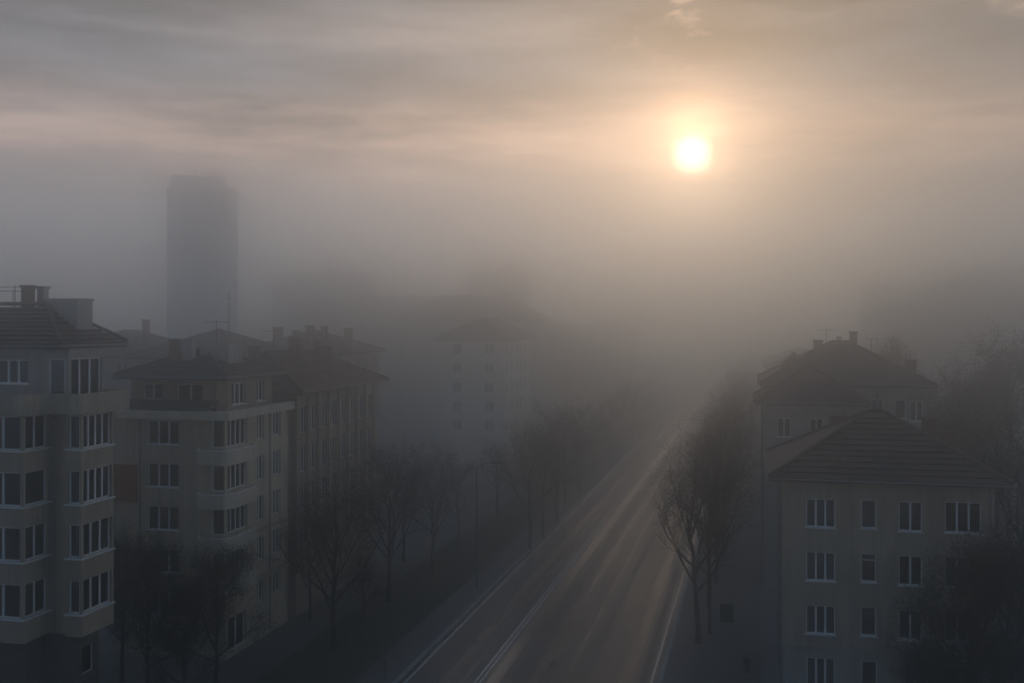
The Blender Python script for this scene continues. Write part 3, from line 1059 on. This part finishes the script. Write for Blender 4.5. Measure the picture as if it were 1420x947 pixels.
for Y, off, H, v, lab in (
        (79.5, 2.4, 14.5, 0, 'bare tree behind the slim upright one, twigs over the right kerb'),
        (87, 2.6, 14.0, 2, 'tall dark bare tree level with the gap between the right hand houses'),
        (95, 2.4, 14.5, 0, 'misty bare tree beside the corner of the taller grey house'),
        (104, 2.6, 14.0, 0, 'paler misty tree beyond the taller grey house, still with visible limbs')):
    x, y = kerb_r(Y, off)
    tree(x, y, H, v, lab, GR)
for Y in (114, 126, 139, 153, 168, 186, 206):
    x, y = kerb_r(Y, 2.6)
    tree(x, y, random.uniform(13, 15), random.randint(0, 3), 'faint bare tree lost in haze far down the right kerb', 'hazy trees far down the right kerb')

for px, py, H, v, lab in (
        (735, 762, 13.0, 0, 'left trunk of the three thin trees by the left kerb'),
        (752, 746, 13.0, 2, 'middle one of the three thin trees by the left kerb'),
        (773, 724, 13.5, 1, 'right one of the three thin trees by the left kerb'),
        (462, 903, 12.0, 3, 'dark broad tree standing before the end of the balcony house'),
        (540, 836, 12.5, 1, 'dark bare tree between the broad tree and the thin lamp post'),
        (504, 872, 6.5, 4, 'small young tree between the two dark verge trees'),
        (600, 800, 11.5, 0, 'dark tree just left of the lamp post'),
        (636, 760, 9.5, 2, 'bare tree behind the lamp post near the left kerb'),
        (690, 722, 9.0, 2, 'misty bare tree left of the three thin trees'),
        (560, 780, 11.5, 0, 'bare tree in front of the far end of the long street house'),
        (612, 716, 9.0, 0, 'misty low tree in front of the pale hazy house'),
        (480, 800, 12.0, 1, 'dark tree close to the wall of the long street house'),
        (430, 862, 9.0, 0, 'low dark tree at the foot of the balcony house corner')):
    p = G(px, py)
    tree(p.x, p.y, H, v, lab, GL)
for Y in (124, 134, 146, 160, 176, 195, 215):
    x, y = kerb_l(Y, 1.3)
    tree(x, y, random.uniform(10, 13), random.choice((0, 2)), 'faint bare tree lost in haze far along the left kerb', 'hazy trees far along the left kerb')
for Y in (118, 132, 150):
    x, y = kerb_l(Y, 8)
    tree(x, y, 9.5, 0, 'hazy low tree in the second row of the left verge', 'hazy second row trees on the left verge')

for px, Y, H, v, lab in (
        (205, 60.5, 11.0, 6, 'dark tree covering the lower front of the balcony house, left one'),
        (300, 62.0, 10.0, 6, 'dark tree below the corner balconies of the balcony house'),
        (255, 57.0, 8.5, 6, 'low tree at the bottom edge before the balcony house'),
        (170, 63.0, 9.5, 1, 'dark tree in the narrow gap beside the left edge house'),
        (1345, 53.0, 12.2, 6, 'dark tree covering the lower right windows of the right front house'),
        (1415, 52.0, 13.5, 6, 'dark tree cut off by the right edge of the picture'),
        (1425, 62.0, 15.5, 3, 'taller dark tree at the right end of the ribbed tile roof'),
        (1375, 48.0, 9.0, 6, 'low dense tree in the bottom right corner'),
        (1290, 50.0, 7.5, 6, 'low tree before the right front house ground floor')):
    tree(PX(px, Y), Y, H, v, lab, GF)
for px, Y, H, v, lab in (
        (1235, 118, 23.5, 4, 'tall slender misty tree rising behind the chimneys of the grey house'),
        (1262, 112, 19.5, 1, 'shorter misty tree right of the tall slender one'),
        (1345, 108, 20.5, 1, 'large misty tree right of the taller grey house'),
        (1400, 112, 24.5, 3, 'largest misty tree by the right picture edge'),
        (1370, 92, 17.0, 3, 'misty tree low behind the right end of the ribbed tile roof'),
        (1312, 100, 15.5, 0, 'misty tree low beside the grey house wall')):
    v = 6
    tree(PX(px, Y), Y, H, v, lab, 'misty trees behind the right houses', None, 0.7 if H > 22 and px < 1300 else 0.95, 'tall_tree')

# ------------------------------------------------------------------ street furniture
def lamp(p, h, rz, label):
    root = thing('street_lamp', (p.x, p.y, 0.1), rz, label, 'street lamp', 'street lamps on the left verge')
    m_ = MB()
    m_.tube([(0, 0, 0), (0, 0, .9), (0, 0, .95), (0, 0, h)], [.11, .10, .075, .05], 8)
    m_.build('pole', M['dark_metal'], root)
    m_ = MB()
    m_.tube([(0, 0, h - .05), (.25, 0, h + .25), (.8, 0, h + .42), (1.5, 0, h + .48)], [.045, .04, .035, .03], 6)
    m_.build('arm', M['dark_metal'], root)
    m_ = MB()
    m_.prism([(1.35, -.12), (2.1, -.15), (2.2, 0), (2.1, .15), (1.35, .12)], h + .44, h + .58)
    hd = m_.build('lamp_head', M['dark_metal'], root)
    m_ = MB()
    m_.prism([(1.5, -.1), (2.08, -.11), (2.08, .11), (1.5, .1)], h + .40, h + .438)
    m_.build('lamp_cover', M['lamp_glass'], hd)


lamp(G(661, 818), 10.0, -0.1, 'thin street lamp pole standing alone on the left verge')

p = G(1008, 864)
cab = thing('utility_cabinet', (p.x, p.y, .13), -RA, 'dark utility cabinet on the right pavement behind the leaning tree', 'cabinet')
m_ = MB()
m_.box(-.5, .5, -.2, .2, .1, 1.25)
m_.box(-.55, .55, -.24, .24, 1.25, 1.32)
m_.box(-.52, .52, -.22, .22, 0, .1)
m_.build('body', M['dark_metal'], cab)
for sx in (-1, 1):
    m_ = MB()
    m_.box(min(.015 * sx, .47 * sx), max(.015 * sx, .47 * sx), -.225, -.2015, .16, 1.2)
    d_ = m_.build('door', M['green_metal'], cab)
    m_ = MB()
    m_.box(.06 * sx - .02, .06 * sx + .02, -.25, -.2255, .62, .78)
    m_.build('handle', M['metal'], d_)
p = G(1036, 934)
bn = thing('litter_bin', (p.x, p.y, .13), 0.2, 'small litter bin on the right pavement near the front house corner', 'bin')
m_ = MB()
m_.tube([(0, 0, 0), (0, 0, .1), (0, 0, .85)], [.17, .2, .24], 12)
m_.build('body', M['green_metal'], bn)
m_ = MB()
m_.tube([(0, 0, .852), (0, 0, .93), (0, 0, .97)], [.26, .25, .12], 12)
m_.build('lid', M['dark_metal'], bn)
p = G(534, 943)
bo = thing('bollard', (p.x, p.y, .12), 0, 'single green bollard near the left kerb at the bottom', 'bollard')
m_ = MB()
m_.tube([(0, 0, 0), (0, 0, .06), (0, 0, .07), (0, 0, 1.15), (0, 0, 1.2), (0, 0, 1.3)], [.12, .12, .065, .06, .08, .03], 10)
m_.build('post', M['green_metal'], bo)
for px, py, lab in ((476, 899, 'low metal hoop at the foot of the dark broad tree'), (496, 887, 'low metal hoop right of the one by the broad tree')):
    p = G(px, py)
    hp = MB()
    hp.tube([(.55 * math.cos(a), 0, .75 * math.sin(a)) for a in [PI * i / 12 for i in range(13)]], [.028] * 13, 6)
    tag(hp.build('bike_rack', M['metal'], None, (p.x, p.y, .11), .5), lab, 'bike rack', 'bike hoops on the left verge')

# ------------------------------------------------------------------ haze
def haze_box(x0, x1, y0, y1, z0, z1, density, g):
    mb = MB()
    mb.box(x0, x1, y0, y1, z0, z1)
    m = bpy.data.materials.new('haze')
    m.use_nodes = True
    nt = m.node_tree
    nt.nodes.clear()
    out = nt.nodes.new('ShaderNodeOutputMaterial')
    pv = nt.nodes.new('ShaderNodeVolumePrincipled')
    pv.inputs['Color'].default_value = (0.958, 0.985, 1.0, 1)
    pv.inputs['Density'].default_value = density
    pv.inputs['Anisotropy'].default_value = g
    nt.links.new(pv.outputs[0], out.inputs['Volume'])
    o = mb.build('haze', m)
    o['kind'] = 'stuff'
    return o


HAZE_D, HAZE_G = 0.0108, 0.95
haze_box(-EXT - 20, EXT + 20, -320, EXT * 1.3 + 20, -1.0, 60.0, HAZE_D, HAZE_G)

# ------------------------------------------------------------------ sky and sun
SUN = Vector((250, 1420, 235)).normalized()
EL = math.asin(SUN.z)
AZ = math.atan2(SUN.x, SUN.y)
w = bpy.data.worlds.new('World')
scene.world = w
w.use_nodes = True
nt = w.node_tree
bg = nt.nodes['Background']
bg.inputs['Strength'].default_value = 0.1
sky = nt.nodes.new('ShaderNodeTexSky')
sky.sky_type = 'NISHITA'
sky.sun_disc = False
sky.sun_elevation = EL
sky.sun_rotation = AZ
sky.dust_density = 4
sky.air_density = 1.5
tc = N(nt, 'ShaderNodeTexCoord').outputs['Generated']
nrm = N(nt, 'ShaderNodeVectorMath', operation='NORMALIZE')
nt.links.new(tc, nrm.inputs[0])
dirv = nrm.outputs[0]
sep = N(nt, 'ShaderNodeSeparateXYZ')
nt.links.new(dirv, sep.inputs[0])
X, Yc, Z = sep.outputs
az = math_n(nt, 'ARCTAN2', X, Yc)
dot = N(nt, 'ShaderNodeVectorMath', operation='DOT_PRODUCT')
nt.links.new(dirv, dot.inputs[0])
dot.inputs[1].default_value = SUN
ang = math_n(nt, 'MULTIPLY', math_n(nt, 'ARCCOSINE', math_n(nt, 'MINIMUM', dot.outputs['Value'], 0.9999999)), 180 / PI)


def gauss(x, c, s):
    t = math_n(nt, 'DIVIDE', math_n(nt, 'SUBTRACT', x, c), s)
    return math_n(nt, 'EXPONENT', math_n(nt, 'MULTIPLY', math_n(nt, 'MULTIPLY', t, t), -1.0))


def mul(*a):
    r_ = a[0]
    for q in a[1:]:
        r_ = math_n(nt, 'MULTIPLY', r_, q)
    return r_


def add(*a):
    r_ = a[0]
    for q in a[1:]:
        r_ = math_n(nt, 'ADD', r_, q)
    return r_


dot2 = N(nt, 'ShaderNodeVectorMath', operation='DOT_PRODUCT')
nt.links.new(dirv, dot2.inputs[0])
dot2.inputs[1].default_value = Vector((250, 1420, 268)).normalized()   # bright rent in the cloud above the sun
ang2 = math_n(nt, 'MULTIPLY', math_n(nt, 'ARCCOSINE', math_n(nt, 'MINIMUM', dot2.outputs['Value'], 0.9999999)), 180 / PI)
# cloud sheet streaks (long and flat), wavering
n_low = noise(nt, dirv, 1.6, 4, 0.55, (1, 1, 7))
n_str = noise(nt, dirv, 3.4, 6, 0.66, (1, 1, 6.5))
n_top = noise(nt, dirv, 8.0, 5, 0.65, (1, 1, 2.6))
zw = add(Z, mul(math_n(nt, 'SUBTRACT', n_low, 0.5), 0.10))
daz = math_n(nt, 'SUBTRACT', az, AZ)
rd_ = N(nt, 'ShaderNodeMapRange', interpolation_type='SMOOTHSTEP')      # duller sky right of the sun
for k_, v_ in (('From Min', 0.02), ('From Max', 0.32), ('To Min', 1.0), ('To Max', 0.62)):
    rd_.inputs[k_].default_value = v_
nt.links.new(daz, rd_.inputs['Value'])
rightdim = rd_.outputs[0]
side = gauss(daz, -0.10, 0.40)
band_ = mul(gauss(zw, 0.174, 0.027), add(0.85, mul(side, 0.22)), rightdim)
band_top = mul(gauss(zw, 0.285, 0.022), add(0.35, mul(side, 0.5)))
puffs = mul(ramp(nt, n_top, 0.58, 0.75), gauss(Z, 0.30, 0.045), gauss(daz, 0.08, 0.28))
glow1 = math_n(nt, 'EXPONENT', math_n(nt, 'MULTIPLY', ang, -1 / 1.5))
glow2 = math_n(nt, 'EXPONENT', math_n(nt, 'MULTIPLY', ang, -1 / 6.0))
ds = N(nt, 'ShaderNodeMapRange', interpolation_type='SMOOTHSTEP')
for k_, v_ in (('From Min', 0.4), ('From Max', 1.35), ('To Min', 1.0), ('To Max', 0.0)):
    ds.inputs[k_].default_value = v_
nt.links.new(ang, ds.inputs['Value'])
streak = add(0.12, mul(ramp(nt, n_str, 0.34, 0.66), 1.75))
front = N(nt, 'ShaderNodeMapRange', interpolation_type='SMOOTHSTEP')
front.inputs['From Min'].default_value = -0.7
front.inputs['From Max'].default_value = 0.9
nt.links.new(Yc, front.inputs['Value'])


hz_ = N(nt, 'ShaderNodeMapRange', interpolation_type='SMOOTHSTEP')   # sky dimmed overhead, so less light falls on the ground
for k_, v_ in (('From Min', 0.10), ('From Max', 0.45), ('To Min', 1.0), ('To Max', 0.27)):
    hz_.inputs[k_].default_value = v_
nt.links.new(Z, hz_.inputs['Value'])
high = hz_.outputs[0]


def col(c, f):
    n_ = N(nt, 'ShaderNodeVectorMath', operation='SCALE')
    n_.inputs[0].default_value = c
    if isinstance(f, (int, float)):
        n_.inputs['Scale'].default_value = f
    else:
        nt.links.new(f, n_.inputs['Scale'])
    return n_.outputs[0]


def vadd(*a):
    r_ = a[0]
    for q in a[1:]:
        n_ = N(nt, 'ShaderNodeVectorMath', operation='ADD')
        nt.links.new(r_, n_.inputs[0])
        nt.links.new(q, n_.inputs[1])
        r_ = n_.outputs[0]
    return r_


SKY = 10.0                                # the Background strength is 0.1
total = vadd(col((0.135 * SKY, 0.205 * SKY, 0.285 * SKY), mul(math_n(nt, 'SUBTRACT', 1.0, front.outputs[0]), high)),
             col((0.182 * SKY, 0.213 * SKY, 0.260 * SKY), mul(streak, front.outputs[0], high, rightdim)),
             col((0.02 * SKY, 0.055 * SKY, 0.115 * SKY), ramp(nt, Z, 0.38, 0.8)),
             col((0.72 * SKY, 0.98 * SKY, 1.24 * SKY), mul(gauss(Z, 0.015, 0.05), front.outputs[0], rightdim)),
             col((0.95 * SKY, 0.84 * SKY, 0.74 * SKY), mul(gauss(az, 1.35, 0.45), gauss(Z, 0.12, 0.22))),  # added warm glow low on the right, out of view, to brighten side walls
             col((0.92 * SKY, 0.50 * SKY, 0.27 * SKY), mul(band_, streak)),
             col((0.22 * SKY, 0.14 * SKY, 0.085 * SKY), mul(band_top, streak)),
             col((2.6 * SKY, 1.7 * SKY, 1.1 * SKY), puffs),
             col((3.2 * SKY, 1.55 * SKY, 0.70 * SKY), add(mul(glow1, streak), mul(gauss(ang2, 0.0, 1.5), 0.8))),
             col((0.07 * SKY, 0.038 * SKY, 0.020 * SKY), mul(glow2, streak)),
             col((8 * SKY, 6.6 * SKY, 4.9 * SKY), ds.outputs[0]))
sk = N(nt, 'ShaderNodeVectorMath', operation='SCALE')
nt.links.new(sky.outputs[0], sk.inputs[0])
sk.inputs['Scale'].default_value = 0.06   # the blue sky behind the cloud sheet
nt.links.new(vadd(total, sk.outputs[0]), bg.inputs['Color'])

sl = bpy.data.lights.new('sun', 'SUN')
sl.energy = 0.012
sl.angle = math.radians(2.0)
sl.color = (1.0, 0.74, 0.48)
so = bpy.data.objects.new('sun', sl)
COL.objects.link(so)
so.rotation_euler = (-SUN).to_track_quat('-Z', 'Y').to_euler()

# ------------------------------------------------------------------ camera and view
cam = bpy.data.cameras.new('camera')
cam.sensor_width = 36
cam.lens = 36.0
cam.shift_y = -(473.5 - HZ) / F
cam.clip_end = 8000
co = bpy.data.objects.new('camera', cam)
COL.objects.link(co)
co.location = (0, 0, CH)
co.rotation_euler = (PI / 2, 0, 0)
scene.camera = co
scene.view_settings.view_transform = 'Standard'
scene.view_settings.look = 'None'
scene.view_settings.gamma = 1
scene.view_settings.exposure = 0.1
scene.cycles.volume_bounces = 24
scene.cycles.max_bounces = 28
scene.cycles.use_denoising = True
